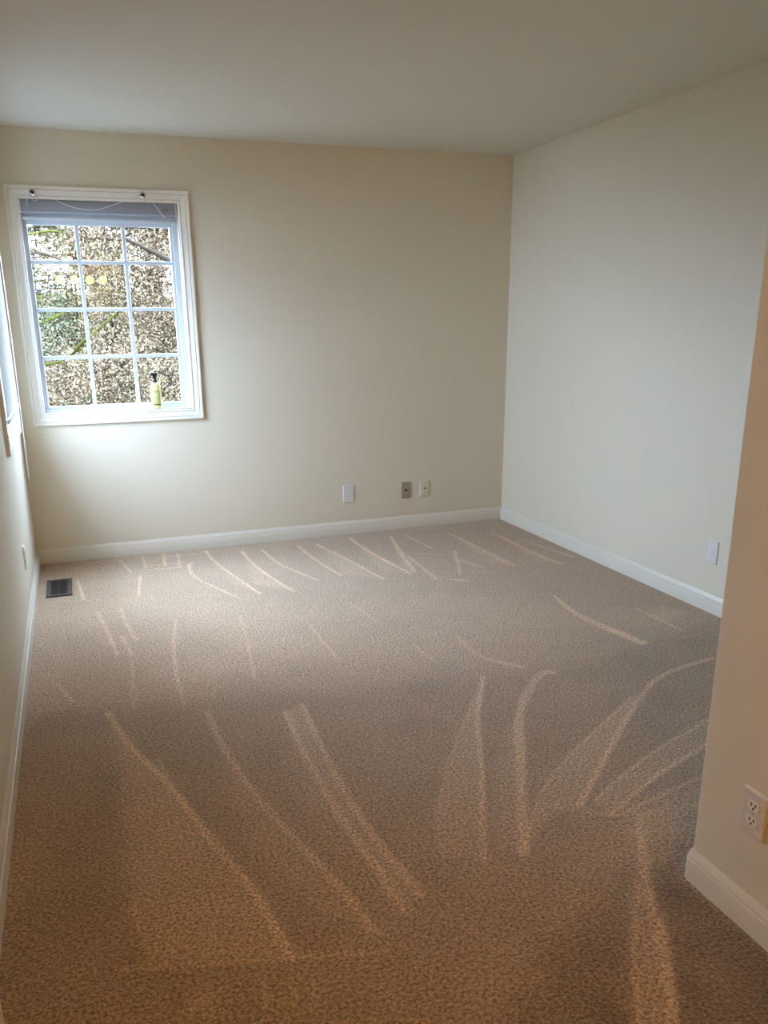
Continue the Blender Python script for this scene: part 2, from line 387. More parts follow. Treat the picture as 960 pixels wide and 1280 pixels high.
LEAF = 0.175
def leaf_mat(name, stops):
    m = mat(name, (0.3, 0.25, 0.15), 0.8, spec=0.0)
    nt, N, L, b = nodes_of(m)
    g = N.new('ShaderNodeNewGeometry'); cr = N.new('ShaderNodeValToRGB')
    cr.color_ramp.interpolation = 'LINEAR'
    els = cr.color_ramp.elements
    while len(els) < len(stops): els.new(0.5)
    for e, (p, c) in zip(els, stops): e.position = p; e.color = (c[0] * LEAF * 1.06, c[1] * LEAF, c[2] * LEAF * 0.95, 1)
    L.new(g.outputs['Random Per Island'], cr.inputs['Fac']); L.new(cr.outputs['Color'], b.inputs['Base Color'])
    return m
M['dry_leaf'] = leaf_mat('dry_beige_leaves', [(0, (0.10, 0.07, 0.04)), (0.3, (0.42, 0.28, 0.16)), (0.65, (0.78, 0.58, 0.38)), (0.9, (1.0, 0.84, 0.62)), (1, (0.50, 0.48, 0.22))])
M['green_leaf'] = leaf_mat('pale_green_leaves', [(0, (0.05, 0.07, 0.03)), (0.4, (0.20, 0.27, 0.13)), (0.8, (0.42, 0.50, 0.33)), (1, (0.55, 0.58, 0.42))])
M['mix_leaf'] = leaf_mat('mixed_dry_and_green_leaves', [(0, (0.08, 0.06, 0.035)), (0.35, (0.40, 0.30, 0.17)), (0.6, (0.42, 0.42, 0.22)), (0.85, (0.80, 0.62, 0.41)), (1, (1.0, 0.86, 0.66))])
M['needles'] = leaf_mat('evergreen_needles', [(0, (0.05, 0.06, 0.045)), (0.5, (0.14, 0.17, 0.12)), (1, (0.28, 0.30, 0.22))])
M['bark'] = bump_noise(mat('grey_bark', (0.026, 0.021, 0.016), 0.95, spec=0.0), 30, 0.5, 0.01, tint=0.3)
M['moss'] = bump_noise(mat('yellow_green_moss', (0.034, 0.038, 0.008), 0.95, spec=0.0), 60, 0.8, 0.02, tint=0.4)
M['ground'] = bump_noise(mat('leaf_litter_soil', (0.03, 0.024, 0.016), 0.95, spec=0.0), 9, 0.8, 0.05, tint=0.3)

# ------------------------------------------------------------------ floor (carpet) with the vacuum marks and painted light and shade
GX0, GX1, GY0, GY1, ST = 0.0, W, -4.75, 0.0, 0.008
nx, ny = int(round((GX1 - GX0) / ST)), int(round((GY1 - GY0) / ST))
xs = np.linspace(GX0, GX1, nx + 1); ys = np.linspace(GY0, GY1, ny + 1)
GXX, GYY = np.meshgrid(xs, ys)
lay_shade = np.zeros_like(GXX)
rng = np.random.default_rng(3)
# slow wobble so that the marks have uneven pile edges
def wobble(scale, seed):
    r = np.random.default_rng(seed); kx, ky = int(W / scale) + 3, int(5 / scale) + 3
    g = r.uniform(-1, 1, (ky, kx))
    fx, fy = (GXX - GX0) / scale, (GYY - GY0) / scale
    ix, iy = fx.astype(int), fy.astype(int); tx, ty = fx - ix, fy - iy
    tx, ty = tx * tx * (3 - 2 * tx), ty * ty * (3 - 2 * ty)
    return (g[iy, ix] * (1 - tx) + g[iy, ix + 1] * tx) * (1 - ty) + (g[iy + 1, ix] * (1 - tx) + g[iy + 1, ix + 1] * tx) * ty
wob = 0.6 * wobble(0.035, 1) + 0.4 * wobble(0.016, 2)
wob2 = 0.6 * wobble(0.25, 4) + 0.4 * wobble(0.09, 5)

def smooth_path(pts, k=6):
    out = []
    n = len(pts)
    for i in range(n - 1):
        p0, p1, p2, p3 = pts[max(i - 1, 0)], pts[i], pts[i + 1], pts[min(i + 2, n - 1)]
        for j in range(k):
            t = j / k
            out.append(tuple(0.5 * (2 * p1[c] + (p2[c] - p0[c]) * t + (2 * p0[c] - 5 * p1[c] + 4 * p2[c] - p3[c]) * t * t + (3 * p1[c] - p0[c] - 3 * p2[c] + p3[c]) * t ** 3) for c in range(len(p1))))
    out.append(tuple(pts[-1]))
    return out

def seg_dist(px, py, a, b):
    vx, vy = b[0] - a[0], b[1] - a[1]
    l2 = vx * vx + vy * vy + 1e-12
    t = np.clip(((px - a[0]) * vx + (py - a[1]) * vy) / l2, 0, 1)
    return np.hypot(px - a[0] - t * vx, py - a[1] - t * vy), t

def window_idx(pts, pad):
    x0 = min(p[0] for p in pts) - pad; x1 = max(p[0] for p in pts) + pad
    y0 = min(p[1] for p in pts) - pad; y1 = max(p[1] for p in pts) + pad
    i0, i1 = np.searchsorted(xs, [x0, x1]); j0, j1 = np.searchsorted(ys, [y0, y1])
    return slice(j0, max(j1, j0)), slice(i0, max(i1, i0))

for s_, soft, poly in LAY_SHADE_PATCHES:
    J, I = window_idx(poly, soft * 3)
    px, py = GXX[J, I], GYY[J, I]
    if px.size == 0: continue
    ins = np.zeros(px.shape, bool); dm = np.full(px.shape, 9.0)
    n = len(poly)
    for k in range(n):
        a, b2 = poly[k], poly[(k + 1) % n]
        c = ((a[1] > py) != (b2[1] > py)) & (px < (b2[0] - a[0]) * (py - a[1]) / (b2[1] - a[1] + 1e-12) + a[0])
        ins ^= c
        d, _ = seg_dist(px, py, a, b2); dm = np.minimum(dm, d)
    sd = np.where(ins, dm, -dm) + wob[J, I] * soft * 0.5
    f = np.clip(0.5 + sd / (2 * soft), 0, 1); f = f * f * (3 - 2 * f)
    lay_shade[J, I] += s_ * f * (0.85 + 0.3 * wob2[J, I])
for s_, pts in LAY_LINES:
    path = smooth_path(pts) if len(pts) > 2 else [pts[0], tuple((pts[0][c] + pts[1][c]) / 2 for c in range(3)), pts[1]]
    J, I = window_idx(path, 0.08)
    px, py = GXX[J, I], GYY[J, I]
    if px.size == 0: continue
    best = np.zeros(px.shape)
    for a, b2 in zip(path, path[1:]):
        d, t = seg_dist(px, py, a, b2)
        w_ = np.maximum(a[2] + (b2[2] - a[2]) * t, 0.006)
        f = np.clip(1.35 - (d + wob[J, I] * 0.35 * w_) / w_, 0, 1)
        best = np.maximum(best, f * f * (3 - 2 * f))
    lay_shade[J, I] = lay_shade[J, I] * (1 - 0.45 * best) + s_ * best * (0.82 + 0.3 * wob2[J, I])
nv = (nx + 1) * (ny + 1)
co = np.zeros((nv + 2, 3)); co[:nv, 0] = GXX.ravel(); co[:nv, 1] = GYY.ravel()
co[nv] = (GX0, YF - 0.05, 0); co[nv + 1] = (W, YF - 0.05, 0)
idx = np.arange(nv).reshape(ny + 1, nx + 1)
fc = np.stack([idx[:-1, :-1], idx[:-1, 1:], idx[1:, 1:], idx[1:, :-1]], -1).reshape(-1, 4)
fc = np.vstack([fc, [[nv, nv + 1, int(idx[0, -1]), int(idx[0, 0])]]])
me = bpy.data.meshes.new('floor')
me.vertices.add(len(co)); me.vertices.foreach_set('co', co.astype(np.float32).ravel())
me.loops.add(fc.size); me.loops.foreach_set('vertex_index', fc.astype(np.int32).ravel())
me.polygons.add(len(fc)); me.polygons.foreach_set('loop_start', np.arange(0, fc.size, 4, dtype=np.int32))
me.update(); me.validate()
atr = me.attributes.new('pile_lay_shade', 'FLOAT', 'POINT')
atr.data.foreach_set('value', np.concatenate([lay_shade.ravel(), [-.1, -.1]]).astype(np.float32))
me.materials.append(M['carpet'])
floor = bpy.data.objects.new('floor', me); C.objects.link(floor); struct(floor)

# ------------------------------------------------------------------ walls and ceiling
WIN_Z = (0.905, 2.09)
def wall(name, u0, u1, w0, w1, thick, holes, place):
    """wall slab with rectangular holes; place(u, v, w) maps to the room, v = 0 room face"""
    us = sorted({u0, u1, *[h[0] for h in holes], *[h[1] for h in holes]})
    ws = sorted({w0, w1, *[h[2] for h in holes], *[h[3] for h in holes]})
    def solid(i, j):
        if i < 0 or j < 0 or i >= len(us) - 1 or j >= len(ws) - 1: return False
        cu, cw = (us[i] + us[i + 1]) / 2, (ws[j] + ws[j + 1]) / 2
        return not any(h[0] < cu < h[1] and h[2] < cw < h[3] for h in holes)
    bm = bmesh.new(); cache = {}
    def V(u, v, w):
        k = (round(u, 5), round(v, 5), round(w, 5))
        if k not in cache: cache[k] = bm.verts.new(place(u, v, w))
        return cache[k]
    for i in range(len(us) - 1):
        for j in range(len(ws) - 1):
            if not solid(i, j): continue
            a, b2, c, d = us[i], us[i + 1], ws[j], ws[j + 1]
            for v in (0, thick):
                bm.faces.new((V(a, v, c), V(b2, v, c), V(b2, v, d), V(a, v, d)))
            if not solid(i - 1, j): bm.faces.new((V(a, 0, c), V(a, thick, c), V(a, thick, d), V(a, 0, d)))
            if not solid(i + 1, j): bm.faces.new((V(b2, 0, c), V(b2, thick, c), V(b2, thick, d), V(b2, 0, d)))
            if not solid(i, j - 1): bm.faces.new((V(a, 0, c), V(a, thick, c), V(b2, thick, c), V(b2, 0, c)))
            if not solid(i, j + 1): bm.faces.new((V(a, 0, d), V(a, thick, d), V(b2, thick, d), V(b2, 0, d)))
    return struct(bm_obj(name, bm, M['wall']))

T = 0.16
wall('wall_back', 0, W, 0, H, T, [(0.141, 1.012, *WIN_Z)], lambda u, v, w: (u, v, w))
wall('wall_left', YF, T, 0, H, T, [(-1.1355, -0.2645, *WIN_Z)], lambda u, v, w: (-v, u, w))
wall('wall_right', YF, T, 0, H, T, [], lambda u, v, w: (W + v, u, w))
wall('wall_front', -T, W + T, 0, H, T, [], lambda u, v, w: (u, YF - v, w))
# block behind the hall wall: rounded (bullnose) free corner
bm = bmesh.new()
RB = 0.012
arc = [(PX + RB - RB * math.cos(t), PY - RB + RB * math.sin(t)) for t in [PI / 2 * k / 6 for k in range(7)]]
add_prism(bm, [(PX, YF)] + arc + [(W, PY), (W, YF)], 0.0, H, 'z')
struct(bm_obj('wall_hall', bm, M['wall'], smooth=True, angle=25))
bm = bmesh.new(); add_box(bm, -T, W + T, YF - T, T, H, H + 0.12)
struct(bm_obj('ceiling', bm, M['ceiling']))

# ------------------------------------------------------------------ baseboards
BPROF = [(0, 0), (TB, 0), (TB, 0.060), (TB - 0.001, 0.0625), (TB - 0.0035, 0.0635), (TB - 0.003, 0.066), (TB - 0.003, 0.069),
         (TB - 0.006, 0.076), (TB - 0.0095, 0.083), (TB - 0.0115, 0.088), (TB - 0.0125, HB), (0, HB)]
def baseboard(name, path, side):
    """path along the wall foot; side = +1 when the room is to the left of the path"""
    P = [Vector(p) for p in path]; n = len(P); bm = bmesh.new(); rings = []
    for i, p in enumerate(P):
        d0 = (P[i] - P[i - 1]).normalized() if i else None
        d1 = (P[i + 1] - P[i]).normalized() if i < n - 1 else None
        nn = [Vector((-d.y, d.x)) * side for d in (d0, d1) if d is not None]
        if len(nn) == 2:
            s = nn[0] + nn[1]; mv = s / (1 + nn[0].dot(nn[1]))
        else: mv = nn[0]
        rings.append([bm.verts.new((p.x + mv.x * d, p.y + mv.y * d, z)) for d, z in BPROF])
    for a, b2 in zip(rings, rings[1:]):
        for k in range(len(BPROF)):
            k2 = (k + 1) % len(BPROF)
            bm.faces.new((a[k], a[k2], b2[k2], b2[k]))
    bm.faces.new(rings[0]); bm.faces.new(rings[-1])
    return struct(bm_obj(name, bm, M['base'], smooth=True, angle=28))
baseboard('baseboard_left', [(0, -3.9), (0, -TB)], -1)
baseboard('baseboard_back', [(0, 0), (W, 0)], -1)
baseboard('baseboard_right', [(W, -TB), (W, PY + TB)], -1)
baseboard('baseboard_hall', [(PX, YF)] + arc + [(W - TB, PY)], 1)

# ------------------------------------------------------------------ windows
CPROF = [(0, -0.004), (0, 0.008), (0.004, 0.012), (0.010, 0.012), (0.013, 0.008), (0.017, 0.010), (0.030, 0.013), (0.040, 0.0165),
         (0.043, 0.013), (0.046, 0.0135), (0.049, 0.018), (0.060, 0.0195), (0.0625, 0.018), (0.0625, 0)]
GLASS = (0.172, 0.962, 0.943, 1.963)
GY = 0.10
def make_window(name, origin, rotz):
    """window built in the frame of the back wall: u along the wall from 0, room at negative y"""
    root = empty(name, origin, rotz); struct(root)
    u0, u1, z0, z1 = 0.141, 1.012, *WIN_Z
    rect = lambda s: [(u0 - s, z0 - s), (u1 + s, z0 - s), (u1 + s, z1 + s), (u0 - s, z1 + s)]
    for k in range(4):                                             # mitred casing boards
        bm = bmesh.new(); rows = []
        for s, d in CPROF:
            r = rect(s); rows.append((bm.verts.new((r[k][0], -d, r[k][1])), bm.verts.new((r[(k + 1) % 4][0], -d, r[(k + 1) % 4][1]))))
        for a, b2 in zip(rows, rows[1:]): bm.faces.new((a[0], a[1], b2[1], b2[0]))
        bm_obj('casing_board', bm, M['trim'], root, smooth=True, angle=30)
    bm = bmesh.new()                                               # jamb liner in the wall opening
    for a, b2 in (((u0, u0 + 0.006), None), ((u1 - 0.006, u1), None)): add_box(bm, a[0], a[1], -0.004, 0.14, z0, z1)
    add_box(bm, u0 + 0.006, u1 - 0.006, -0.004, 0.14, z1 - 0.006, z1)
    bm_obj('jamb', bm, M['trim'], root)
    bm = bmesh.new(); add_box(bm, u0 + 0.006, u1 - 0.006, -0.006, 0.14, z0, z0 + 0.008, 0.002, 2)
    bm_obj('sill', bm, M['vinyl'], root)
    g0, g1, h0, h1 = GLASS
    def ring(bm, a, b2, y0, y1):
        (ax0, ax1, az0, az1), (bx0, bx1, bz0, bz1) = a, b2          # outer, inner rectangles
        add_box(bm, ax0, bx0, y0, y1, az0, az1); add_box(bm, bx1, ax1, y0, y1, az0, az1)
        add_box(bm, bx0, bx1, y0, y1, az0, bz0); add_box(bm, bx0, bx1, y0, y1, bz1, az1)
    bm = bmesh.new()
    o1 = (u0 + 0.006, u1 - 0.006, z0 + 0.008, z1 - 0.006); i1 = (g0 - 0.014, g1 + 0.014, h0 - 0.016, h1 + 0.016)
    ring(bm, o1, i1, 0.056, 0.14)
    bm_obj('frame', bm, M['vinyl'], root)
    bm = bmesh.new(); ring(bm, i1, (g0, g1, h0, h1), 0.074, 0.125); bm_obj('sash', bm, M['vinyl'], root)
    mu, mz = [0.437, 0.696], [1.228, 1.500, 1.763]; hw = 0.0105
    for u in mu:
        bm = bmesh.new(); add_box(bm, u - hw, u + hw, GY - 0.012, GY + 0.012, h0, h1, 0.003, 1); bm_obj('muntin', bm, M['vinyl'], root)
    for z in mz:
        bm = bmesh.new(); add_box(bm, g0, g1, GY - 0.0115, GY + 0.0115, z - hw, z + hw, 0.003, 1); bm_obj('muntin', bm, M['vinyl'], root)
    us, zs = [g0, *mu, g1], [h0, *mz, h1]
    for i in range(3):
        for j in range(4):
            a, b2 = us[i], us[i + 1]; c, d = zs[j], zs[j + 1]
            mesh_obj('pane', [(a, GY, c), (b2, GY, c), (b2, GY, d), (a, GY, d)], [(0, 1, 2, 3)], M['glass'], root)
    return root

win1 = make_window('window_1', (0, 0, 0), 0)
win2 = make_window('window_2', (0, -0.705 - 0.5765, 0), PI / 2)

def bead_chain(bm, path, r=0.0027, step=0.0068, cord=0.0009):
    path = smooth_path([tuple(p) for p in path], 8) if len(path) > 2 else path
    P = [Vector(p) for p in path]
    add_tube(bm, P, cord, 4)
    acc = 0.0
    for a, b2 in zip(P, P[1:]):
        d = (b2 - a).length; s = acc
        while s < d:
            c = a.lerp(b2, s / d)
            vs = [bm.verts.new(c + Vector(o) * r) for o in ((1, 0, 0), (-1, 0, 0), (0, 1, 0), (0, -1, 0), (0, 0, 1), (0, 0, -1))]
            for f in ((0, 2, 4), (2, 1, 4), (1, 3, 4), (3, 0, 4), (2, 0, 5), (1, 2, 5), (3, 1, 5), (0, 3, 5)): bm.faces.new([vs[q] for q in f])
            s += step
        acc = s - d

# two metal chain hooks screwed to the head casing of the back window
for hx, hz in ((0.223, 2.115), (0.814, 2.122)):
    bm = bmesh.new()
    add_lathe(bm, [(0.0, 0.0), (0.017, 0.0), (0.017, 0.003), (0.006, 0.005), (0.006, 0.010), (0.015, 0.013), (0.017, 0.018), (0.014, 0.022), (0.0075, 0.0235), (0.006, 0.019), (0, 0.019)], 24)
    o = bm_obj('chain_hook', bm, M['steel'], win1, smooth=True, angle=40)
    o.rotation_euler = (PI / 2, 0, 0); o.location = (hx, -0.0125, hz)
    bm = bmesh.new(); add_lathe(bm, [(0, 0.0192), (0.0058, 0.0192), (0.0058, 0.0200), (0, 0.0200)], 12)
    b_ = bm_obj('screw_recess', bm, M['dark'], o)

# ---- rolled-up roller blind on the back window
bl = empty('roller_blind', (0.573, 0.0, 2.0))
tag(bl, 'rolled-up grey roller blind with a draped bead chain in back wall window', 'blind')
ox, oz = 0.573, 2.0
bm = bmesh.new()
cas = [(0.050, 0.086), (0.008, 0.086), (-0.006, 0.080), (-0.012, 0.066), (-0.0125, 0.040), (-0.010, 0.020), (-0.002, 0.012), (0.050, 0.012)]
add_prism(bm, cas, -0.420, 0.420, 'x')
bm_obj('cassette', bm, M['cassette'], bl, smooth=True, angle=35)
for s in (-1, 1):
    bm = bmesh.new(); add_prism(bm, [(a * 1.0, b2) for a, b2 in cas], s * 0.4203, s * 0.4265, 'x')
    bm_obj('end_cap', bm, M['plate'], bl, smooth=True, angle=35)
bm = bmesh.new(); add_box(bm, -0.418, 0.418, 0.020, 0.0215, -0.004, 0.014); bm_obj('shade_cloth', bm, M['shade'], bl)
bm = bmesh.new(); add_box(bm, -0.418, 0.418, 0.012, 0.030, -0.020, -0.003, 0.005, 2); bm_obj('bottom_rail', bm, M['vinyl'], bl, smooth=True, angle=35)
bm = bmesh.new()                                                    # small worn print at the right end of the tube
for k, (a, h) in enumerate(((0.330, 0.004), (0.343, 0.006), (0.352, 0.009), (0.361, 0.012), (0.370, 0.015))):
    add_box(bm, a, a + 0.0045, -0.0130, -0.0122, 0.042, 0.042 + h)
add_box(bm, 0.338, 0.366, -0.0126, -0.0116, 0.032, 0.0345)
bm_obj('printed_mark', bm, M['print'], bl)
bm = bmesh.new()
for path in CHAIN:
    n = len(path)
    bead_chain(bm, [(x - ox, -0.034 if 0 < i < n - 1 else -0.0325, z - oz) for i, (x, z) in enumerate(path)])
o = bm_obj('bead_chain', bm, M['bead'], bl)

# ---- roller shades of the windows in the left wall
def left_shade(root_loc, drop_z, label, with_chain):
    t = empty('window_blind', root_loc); tag(t, label, 'blind')
    zt = 2.082 - root_loc[2]; zb = drop_z - root_loc[2]
    bm = bmesh.new()
    add_prism(bm, [(-0.009 + 0.03 * math.cos(2 * PI * k / 16), zt - 0.034 + 0.03 * math.sin(2 * PI * k / 16)) for k in range(16)], -0.420, 0.420, 'y')
    # prism is laid along y: (a, depth, b)
    bm_obj('roller_tube', bm, M['plate'], t, smooth=True, angle=35)
    for s in (-1, 1):
        bm = bmesh.new(); add_box(bm, -0.042, 0.0, s * 0.4265 - 0.002, s * 0.4265 + 0.002, zt - 0.07, zt, 0.001, 1); bm_obj('bracket', bm, M['plate'], t)
    mesh_obj('shade_cloth', [(0.019, -0.424, zb), (0.019, 0.424, zb), (0.019, 0.424, zt - 0.03), (0.019, -0.424, zt - 0.03)], [(0, 1, 2, 3)], M['shade'], t)
    bm = bmesh.new(); add_box(bm, 0.011, 0.027, -0.425, 0.425, zb - 0.022, zb + 0.002, 0.005, 2); bm_obj('bottom_rail', bm, M['vinyl'], t, smooth=True, angle=35)
    if with_chain:
        bm = bmesh.new()
        add_tube(bm, [(0.0, 0.425, zt - 0.03), (0.026, 0.445, zt - 0.04)], 0.004, 8)
        bm_obj('chain_arm', bm, M['plate'], t)
        lo = 0.60 - root_loc[2]
        bm = bmesh.new()
        bead_chain(bm, [(0.030, 0.470, zt - 0.04), (0.030, 0.484, (zt + lo) / 2), (0.026, 0.496, lo + 0.03), (0.0235, 0.496, lo), (0.022, 0.492, lo + 0.03), (0.034, 0.450, (zt + lo) / 2), (0.032, 0.430, zt - 0.04)], r=0.0028, step=0.0075)
        bm_obj('bead_chain', bm, M['bead'], t)
    return t
left_shade((0, -0.70, 2.0), 1.0, 'pale roller shade drawn nearly down in left wall window, long bead chain', True)

# ------------------------------------------------------------------ spray bottle on the sill
bt = empty('spray_bottle', (0.797, 0.022, 0.913))
tag(bt, 'pale yellow spray bottle with black trigger head standing on the window sill', 'bottle')
bm = bmesh.new()
add_lathe(bm, [(0, 0), (0.026, 0), (0.0285, 0.003), (0.029, 0.008), (0.0292, 0.125), (0.0285, 0.136), (0.0255, 0.147), (0.019, 0.1545), (0.0135, 0.157), (0.0125, 0.160), (0, 0.160)], 32, sx=1.06, sy=0.86)
bm_obj('bottle_body', bm, M['bottle'], bt, smooth=True, angle=50)
def wrap(name, a0, a1, z0, z1, off, m, parent):
    bm = bmesh.new(); n = 14; r = 0.0292 + off; rows = []
    for k in range(n + 1):
        a = a0 + (a1 - a0) * k / n
        rows.append((bm.verts.new((r * 1.06 * math.sin(a), -r * 0.86 * math.cos(a), z0)), bm.verts.new((r * 1.06 * math.sin(a), -r * 0.86 * math.cos(a), z1))))
    for a, b2 in zip(rows, rows[1:]): bm.faces.new((a[0], b2[0], b2[1], a[1]))
    return bm_obj(name, bm, m, parent, smooth=True)
lab = wrap('label', -0.85, 0.95, 0.026, 0.108, 0.0003, M['label'], bt)
wrap('label_line', -0.75, 0.75, 0.1055, 0.1085, 0.0006, M['label_ink'], lab)
wrap('label_band', -0.95, 0.95, 0.022, 0.0285, 0.0006, M['black'], lab)
wrap('label_panel', -0.35, 0.45, 0.075, 0.096, 0.0005, M['label_pale'], lab)
for k in range(4): wrap('label_rule', -0.6, 0.7, 0.040 + k * 0.008, 0.0415 + k * 0.008, 0.0005, M['label_pale'], lab)
bm = bmesh.new()
add_lathe(bm, [(0, 0.1575), (0.0155, 0.1575), (0.0158, 0.172), (0.0145, 0.176), (0.0095, 0.178), (0.0095, 0.184), (0, 0.184)], 20)
bm_obj('collar', bm, M['black'], bt, smooth=True, angle=40)
bm = bmesh.new()
add_prism(bm, [(0.0105, 0.182), (-0.0095, 0.182), (-0.012, 0.192), (-0.010, 0.199), (-0.022, 0.204), (-0.0245, 0.209), (-0.018, 0.2155), (0.000, 0.2165), (0.013, 0.2125), (0.0205, 0.2055), (0.019, 0.2025), (0.0145, 0.201), (0.0125, 0.192)], -0.009, 0.009, 'y')
bmesh.ops.bevel(bm, geom=bm.edges[:], offset=0.0015, segments=2, affect='EDGES')
bm_obj('spray_head', bm, M['black'], bt, smooth=True, angle=40)
bm = bmesh.new()
add_prism(bm, [(-0.012, 0.2105), (-0.019, 0.2125), (-0.026, 0.207), (-0.033, 0.196), (-0.0415, 0.184), (-0.0400, 0.1815), (-0.034, 0.1865), (-0.025, 0.197), (-0.017, 0.203)], -0.006, 0.006, 'y')
bmesh.ops.bevel(bm, geom=bm.edges[:], offset=0.0012, segments=2, affect='EDGES')
bm_obj('trigger', bm, M['black'], bt, smooth=True, angle=40)

# ------------------------------------------------------------------ outlets and wall plates
def plate_mesh(bm, w, h, d=0.0058):
    """bevelled wall plate, back at y = 0, face at y = -d"""
    s = 0.004
    A = [bm.verts.new((x * w / 2, 0, z * h / 2)) for x, z in ((-1, -1), (1, -1), (1, 1), (-1, 1))]
    B = [bm.verts.new((x * w / 2, -d * 0.45, z * h / 2)) for x, z in ((-1, -1), (1, -1), (1, 1), (-1, 1))]
    Cc = [bm.verts.new((x * (w / 2 - s), -d, z * (h / 2 - s))) for x, z in ((-1, -1), (1, -1), (1, 1), (-1, 1))]
    bm.faces.new(A); bm.faces.new(Cc)
    for P, Q in ((A, B), (B, Cc)):
        for k in range(4): bm.faces.new((P[k], P[(k + 1) % 4], Q[(k + 1) % 4], Q[k]))
    bmesh.ops.bevel(bm, geom=[e for e in bm.edges if any(v in Cc for v in e.verts) or all(v in B for v in e.verts)], offset=0.0009, segments=2, affect='EDGES')

def disc(bm, cx, cz, r, y0, y1, n=16, sx=1.0, sz=1.0):
    add_prism(bm, [(cx + r * sx * math.cos(2 * PI * k / n), cz + r * sz * math.sin(2 * PI * k / n)) for k in range(n)], y0, y1, 'y')

def screw(parent, z, d=0.0058, m='screw'):
    bm = bmesh.new(); disc(bm, 0, z, 0.0032, -d - 0.0008, -d + 0.0005, 12)
    s = bm_obj('screw', bm, M[m], parent)
    bm = bmesh.new(); add_box(bm, -0.0027, 0.0027, -d - 0.0011, -d - 0.0006, z - 0.0005, z + 0.0005); bm_obj('screw_slot', bm, M['dark'], s)

def make_outlet(loc, rotz, label, w=0.0725, h=0.1165):
    t = empty('outlet', loc, rotz); tag(t, label, 'outlet', 'duplex outlets on the walls')
    bm = bmesh.new(); plate_mesh(bm, w, h); bm_obj('cover_plate', bm, M['plate'], t)
    for zc in (0.0195, -0.0195):
        bm = bmesh.new()
        pts = []
        for k in range(32):
            a = 2 * PI * k / 32
            pts.append((0.0172 * math.cos(a), max(-0.0118, min(0.0118, 0.0172 * math.sin(a))) + zc))
        add_prism(bm, pts, -0.0078, -0.0050, 'y')
        f = bm_obj('receptacle', bm, M['face'], t)
        for sx_, hh in ((-0.0065, 0.0088), (0.0065, 0.0072)):
            bm = bmesh.new(); add_box(bm, sx_ - 0.0016, sx_ + 0.0016, -0.0081, -0.0070, zc + 0.0035 - hh / 2, zc + 0.0035 + hh / 2); bm_obj('slot', bm, M['dark'], f)
        bm = bmesh.new(); disc(bm, 0, zc - 0.0066, 0.0028, -0.0081, -0.0070, 12); bm_obj('ground_hole', bm, M['dark'], f)
    screw(t, 0)
    return t
make_outlet((2.0245, 0, 0.283), 0, 'white duplex outlet low on the back wall, left of two small jack plates', 0.080, 0.121)
make_outlet((W, -2.163, 0.303), -PI / 2, 'white duplex outlet low on the bright right wall near the hall corner')
make_outlet((PX, -4.0, 0.3045), -PI / 2, 'cream-lit duplex outlet on the near hall wall above its baseboard', 0.074, 0.115)
make_outlet((0, -1.015, 0.318), PI / 2, 'white duplex outlet on left wall under the shaded window, seen edge-on')

pl = empty('jack_plate', (2.4485, 0, 0.274)); tag(pl, 'tan phone jack wall plate with a dark socket, left of the ivory plate', 'wall plate')
bm = bmesh.new(); plate_mesh(bm, 0.067, 0.117); bm_obj('cover_plate', bm, M['tan'], pl)
bm = bmesh.new(); add_box(bm, -0.009, 0.009, -0.0068, -0.005, -0.008, 0.009, 0.0006, 1); j = bm_obj('jack', bm, M['tan'], pl)
bm = bmesh.new(); add_box(bm, -0.0075, 0.0075, -0.0072, -0.006, -0.007, 0.008); bm_obj('jack_opening', bm, M['dark'], j)
bm = bmesh.new(); add_box(bm, 0.017, 0.029, -0.0064, -0.0052, -0.0025, 0.0005); bm_obj('scuff', bm, M['dark'], pl)
screw(pl, 0.042, m='tan'); screw(pl, -0.042, m='tan')
pl = empty('cable_plate', (2.590, 0, 0.279)); tag(pl, 'ivory cable wall plate with a round connector, right of the tan plate', 'wall plate')
bm = bmesh.new(); plate_mesh(bm, 0.072, 0.117); bm_obj('cover_plate', bm, M['almond'], pl)
bm = bmesh.new()
add_prism(bm, [(0.0068 * math.cos(PI / 3 * k), 0.0068 * math.sin(PI / 3 * k)) for k in range(6)], -0.009, -0.005, 'y')
disc(bm, 0, 0, 0.0046, -0.0165, -0.009, 14)
j = bm_obj('connector', bm, M['steel'], pl)
bm = bmesh.new(); disc(bm, 0, 0, 0.002, -0.0168, -0.016, 10); bm_obj('connector_pin', bm, M['dark'], j)
screw(pl, 0.042, m='almond'); screw(pl, -0.042, m='almond')

# ------------------------------------------------------------------ floor register
vx0, vx1, vy0, vy1 = 0.058, 0.194, -0.718, -0.403
vt = empty('floor_vent', ((vx0 + vx1) / 2, (vy0 + vy1) / 2, 0)); tag(vt, 'dark bronze floor register with pierced scroll pattern in the carpet corner', 'vent')
hw_, hl = (vx1 - vx0) / 2, (vy1 - vy0) / 2
bm = bmesh.new(); add_box(bm, -hw_ + 0.004, hw_ - 0.004, -hl + 0.004, hl - 0.004, 0.0, 0.0015); bm_obj('duct_opening', bm, M['dark'], vt)
iw, il = hw_ - 0.022, hl - 0.030
bm = bmesh.new()
for a in ((-hw_, -iw, -hl, hl), (iw, hw_, -hl, hl), (-iw, iw, -hl, -il), (-iw, iw, il, hl)):
    add_box(bm, a[0], a[1], a[2], a[3], 0.0, 0.007)
bm_obj('rim', bm, M['bronze'], vt)
bm = bmesh.new()
rows_, cols_ = 5, 2
cw, ch = 2 * iw / cols_, 2 * il / rows_
